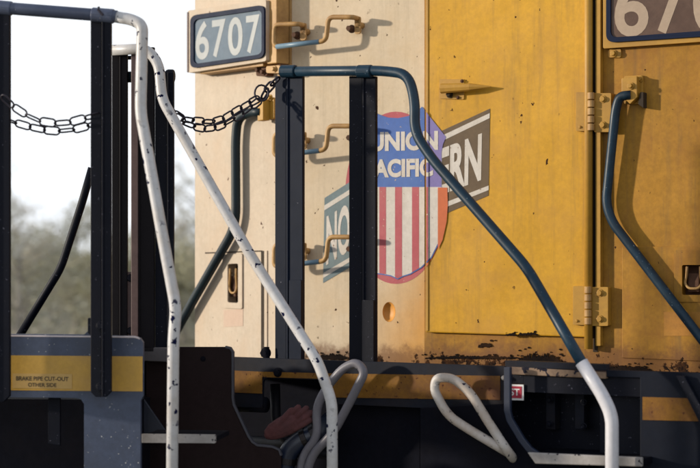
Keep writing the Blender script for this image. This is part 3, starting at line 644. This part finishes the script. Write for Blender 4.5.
# front gate
H = empty('handrail', NP.at(60, 396), NEAR)
channel('post', NP, -15, 9.5, 12, 402, -6, M['navy'], H, ch=6)
channel('post', NP, 90.5, 110.8, 19, 397, 101.5, M['navy'], H, ch=5)
plate('post_edge', [(87.6, 318), (91, 318), (91, 336), (87.6, 333)], NP, -.01, .02, M['navy'], H)
bolt('foot_bolt', NP, 101, 326, .001, .010, .012, M['navy'], H); bolt('foot_bolt', NP, 101, 387, .001, .010, .012, M['navy'], H)
M['railN'] = mat('scuffed_slate_paint', (.085, .105, .175), .36, .2, grime=(.05, .05, .08), grime_amt=.5, chip=(.5, .45, .45), chip_amt=-.02, chip_scale=100, bump=.1)
tube('rail', [NP.at(-150, -8, .005), NP.at(0, 7.5, .005), NP.at(117, 16.5, .005)], .0165, M['railN'], H, seg=18)
for x0, y0, x1, y1 in ((-12, 6.4, 12, 8.5), (92, 14.5, 114, 16.3)):
    mesh('rail_sleeve', *cyl(NP.at(x0, y0, .005), NP.at(x1, y1, .005), .0195, seg=18), M['railN'], H, bevel=.003)
mb = MB(); mb.add(*cyl(NP.at(100, 13, .01), NP.at(98.5, 6.5, .012), .004, .003, 8)); mb.add(*cyl(NP.at(103, 15, .03), NP.at(98, 9, .03), .0035, .0035, 8)); mb.build('tie_wire', M['chain'], H)
tube('corner_rail', [NP.at(116, 16.8, .005), NP.at(132, 19.5, .01), NP.at(142.5, 25, .02), NP.at(140.5, 112, .03), NP.at(160, 222, .05), NP.at(176, 308, .06), NP.at(173.5, 340, .06), NP.at(170.5, 620, .06)], .0155, M['white'], H, bend=[.05, .045, .03, .03, .03, .03], seg=18)
# second row of posts and the long white stair rail
H2 = empty('handrail', N2.at(140, 350), NEAR)
channel('post', N2, 112, 127, 50, 352, 119, M['navyb'] if 'navyb' in M else M.setdefault('navyb', mat('brown_navy_paint', (.010, .008, .011), .5, .3, spec=.12, bump=.1)), H2)
channel('post', N2, 131, 154, 47, 352, 138, M['navyb'], H2, depth=.03)
plate('post_face', [(131, 47), (138, 48), (138, 352), (131, 352)], N2, .020, .004, M['plum'], H2)
channel('post', N2, 155, 173.5, 72, 352, 167, M['navy'], H2)
plate('splice_plate', rrect([(127, 272), (138, 272), (138, 340), (127, 340)], 1), N2, .004, .008, M['plum'], H2)
bolt('bolt', N2, 131, 278, .006, .009, .012, M['dark'], H2); bolt('bolt', N2, 131, 331, .006, .009, .012, M['dark'], H2)
tube('mid_rail', [N2.at(121, 77, -.02), N2.at(171, 76.5, -.02)], .0165, M['dteal'], H2, seg=16)
mesh('rail_sleeve', *cyl(N2.at(166, 76, -.02), N2.at(174.5, 76, -.02), .020, seg=16), M['navy'], H2, bevel=.006)
tube('rung', [N2.at(122, 58, -.02), N2.at(131, 57.5, -.02)], .006, M['navy'], H2, seg=10)
tube('stair_rail', [N2.at(112, 50, .02), N2.at(147, 48.5, .03), N2.at(159, 64, .04), N2.at(162, 99, .05), N2.at(176, 124, .06), N2.at(252, 258, .12), N2.at(318, 362, .2), N2.at(332, 402, .22), N2.at(333, 620, .22)], (.0155), M['white'], H2, bend=[.05, .05, .03, .03, .03, .03, .03], seg=18)
# diagonal on the far side
tube('brace_rail', [N2.at(92, 168, -.2), N2.at(82, 203, -.2), N2.at(61, 268, -.2), N2.at(14, 345, -.2)], .0125, M['navy'], H2, bend=.03, seg=16)
# dark step side plate, treads
bp = [(146, 347), (225, 347), (230, 348.2), (232.5, 352), (232.5, 398), (233.5, 405), (248, 436), (252, 442), (257, 445.5), (272, 447), (279, 450), (281, 456), (281, 640), (146, 640)]
plate('step_side_plate', bp, N2, -.04, .012, M['brown'], NEAR, bevel=.002)
plate('step_side_rim', ribbon(bp[1:12], 2.2), N2, -.037, .016, M['rim2'] if 'rim2' in M else M.setdefault('rim2', mat('grey_blue_edge', (.055, .055, .075), .45, .2)), NEAR, bevel=.001)
bolt('bolt', N2, 203, 359, -.04, .006, .006, M['dark'], NEAR)
plate('deck_angle', [(142, 347.5), (168, 347.5), (168, 362), (142, 361)], N2, .01, .05, M['wgr3'] if 'wgr3' in M else M.setdefault('wgr3', mat('grey_grimy_steel', (.10, .09, .10), .45, .2)), NEAR, bevel=.003)
plate('step', [(141, 434), (215.5, 434.8), (215.5, 443.5), (141, 443)], NP, -.12, .012, M['wgrey'], NEAR, bevel=.003)
plate('step_tread', [(141, 436), (215.5, 436.8), (215.5, 442), (141, 442)], NP, -.133, .18, M['dark'], NEAR, bevel=.002)
plate('underframe_panel', [(118, 349), (150, 349), (150, 640), (118, 640)], N2, -.1, .02, M['dark'], NEAR, bevel=0)
plate('gusset', [(141, 398), (143, 398), (172, 440), (141, 440)], N2, .03, .01, M['rimd'] if 'rimd' in M else M.setdefault('rimd', mat('dull_blue_steel', (.03, .035, .055), .5, .2)), NEAR, bevel=.002)

# ============================================================ CHAINS
def link_mesh(L, W, r):
    pts = []; h = W / 2
    for k in range(9): a = -math.pi / 2 + math.pi * k / 8; pts.append(Vector((L / 2 - h + math.cos(a) * h, math.sin(a) * h, 0)))
    for k in range(9): a = math.pi / 2 + math.pi * k / 8; pts.append(Vector((-L / 2 + h + math.cos(a) * h, math.sin(a) * h, 0)))
    vs, fs = sweep(pts, r, 8, closed=True)
    me = bpy.data.meshes.new('link'); me.from_pydata([tuple(v) for v in vs], [], fs); me.materials.append(M['chain'])
    for p in me.polygons: p.use_smooth = True
    return me
def chain(pts, L, W, r, label, seed):
    rnd = random.Random(seed); me = link_mesh(L, W, r)
    fine = []
    for i in range(len(pts) - 1):
        for k in range(40): fine.append(pts[i].lerp(pts[i + 1], k / 40))
    fine.append(pts[-1]); step = (L - 2 * r) * .98
    cum = [0]
    for a, b in zip(fine, fine[1:]): cum.append(cum[-1] + (b - a).length)
    def at(s):
        s = min(max(s, 0), cum[-1])
        for i in range(len(cum) - 1):
            if cum[i + 1] >= s: return fine[i].lerp(fine[i + 1], (s - cum[i]) / max(1e-9, cum[i + 1] - cum[i]))
        return fine[-1]
    n = max(2, round(cum[-1] / step)); root = empty('chain', min(pts, key=lambda p: p.z)); tag(root, label, 'chain', 'chains slung between the handrail posts')
    base = world(root)
    for i in range(n):
        a, b = at(cum[-1] * i / n), at(cum[-1] * (i + 1) / n); x = (b - a).normalized()
        up = Vector((0, -1, 0)); z = (up - x * up.dot(x)).normalized(); roll = (R(12) if i % 2 else R(58)) + rnd.uniform(-.35, .35)
        z = Matrix.Rotation(roll, 3, x) @ z; y = z.cross(x)
        o = bpy.data.objects.new('link', me); COL.objects.link(o); o.parent = root
        m = Matrix((x, y, z)).transposed().to_4x4(); m.translation = (a + b) / 2 - base; o.matrix_local = m
    return root
def sag(p, n=10):                                    # smooth curve through px points
    out = []
    P = [Vector(q) for q in p]
    for i in range(len(P) - 1):
        a = P[max(0, i - 1)]; b = P[i]; c = P[i + 1]; d = P[min(len(P) - 1, i + 2)]
        for k in range(n):
            t = k / n; out.append(.5 * ((2 * b) + (c - a) * t + (2 * a - 5 * b + 4 * c - d) * t * t + (3 * b - a - 3 * c + d) * t ** 3))
    out.append(P[-1]); return out
c1 = [D(x, y, 4.66) for x, y in sag([(2, 96), (18, 110), (40, 121), (62, 123.5), (78, 120), (100, 114)])]
chain(c1, .044, .021, .0024, 'dark chain hung between the two left posts, the upper strand', 1)
c2 = [D(x, y, 4.70) for x, y in sag([(2, 118), (20, 124), (42, 129.5), (64, 131), (84, 127), (102, 121)])]
chain(c2, .044, .021, .0024, 'dark chain hung between the two left posts, the lower strand', 2)
z1, z2 = 5.08, 5.28
def cz(p, a, b): return [D(x, y, z1 + (z2 - z1) * (x - 168) / 100) for x, y in sag(p)]
chain(cz([(166, 104), (180, 118), (200, 121), (218, 121), (236, 111), (250, 103), (259, 98)], 0, 0), .041, .021, .0027, 'dark chain drooping across the cream panel below the number board, upper strand', 3)
chain(cz([(166, 108), (182, 121), (196, 127), (212, 128.5), (230, 121), (246, 111), (260, 100)], 0, 0), .041, .021, .0027, 'dark chain drooping across the cream panel below the number board, lower strand', 4)
cc = chain([D(263, 97, 5.285), D(268, 88, 5.285), D(278, 78.5, 5.285)], .036, .021, .0034, 'short chain end with a round ring at the corner post of the blue gate', 5)
rp = [D(261.5, 93, 5.27) + Vector((math.cos(a * .3927) * .021, .004 * math.sin(a), math.sin(a * .3927) * .024)) for a in range(16)]
mesh('ring', *sweep(rp, .0030, 8, closed=True), M['chain'], cc, smooth=True)

# ============================================================ GLOVE AND HOSE
GP = Plane(5.13, 12)
g = empty('work_glove', GP.at(288, 445)); tag(g, 'faded red work glove lying on top of the blue hose', 'glove')
mb = MB()
def lump(pts, rads, flat=.55, seg=12): mb.add(*sweep([Vector(p) for p in pts], rads, seg, flat=flat))
pp = [(265.5, 438), (268, 435.5), (273, 432), (280, 428.5), (288, 424.5), (294, 421), (298, 419)]
lump([GP.at(x, y, .03) for x, y in pp], [.006, .018, .026, .030, .032, .031, .02])
for fx, (a, m_, b) in enumerate([((288, 416), (294, 411), (299, 407)), ((293, 420), (300, 413.5), (307, 408)), ((296, 424.5), (304, 418), (312, 412.5)), ((295, 429), (304, 424), (311, 419.5))]):
    pts = fillet([GP.at(*a, .034), GP.at(*m_, .04), GP.at(*b, .034)], .01, 3)
    pts = [GP.at(280 + fx, 421 + fx * 2.5, .03)] + pts + [pts[-1] + (pts[-1] - pts[-2]).normalized() * .006]
    lump(pts, [.008] + [.0088] * (len(pts) - 3) + [.0095, .004], .8)
lump([GP.at(279, 427, .04), GP.at(284, 418, .045), GP.at(291, 410, .04), GP.at(293, 408, .04)], [.009, .0095, .008, .003], .8)
o = mb.build('glove_body', M['glove'], g, smooth=True)
b = o.modifiers.new('remesh', 'REMESH'); b.mode = 'VOXEL'; b.voxel_size = .0017; b.use_smooth_shade = True
b = o.modifiers.new('smooth', 'SMOOTH'); b.iterations = 2; b.factor = .5
hs = tube('air_hose', [GP.at(282, 560, .0), GP.at(284, 468, .0), GP.at(288, 452, .0), GP.at(300, 441, .0), GP.at(318, 432, -.01), GP.at(332, 420, -.08)], .030, M['hose'], None, bend=.08, seg=22)
tag(hs, 'glossy dark blue air hose curving up beneath the red glove', 'hose')
for (xa, ya), (xb, yb) in (((285.5, 464), (286.5, 457)), ((303, 439.5), (308, 437.2)), ((313, 434.8), (318, 432.0))):
    mesh('clamp', *cyl(GP.at(xa, ya, -.003), GP.at(xb, yb, -.003), .0335, seg=22), M['hoseclamp'], hs, bevel=.002)
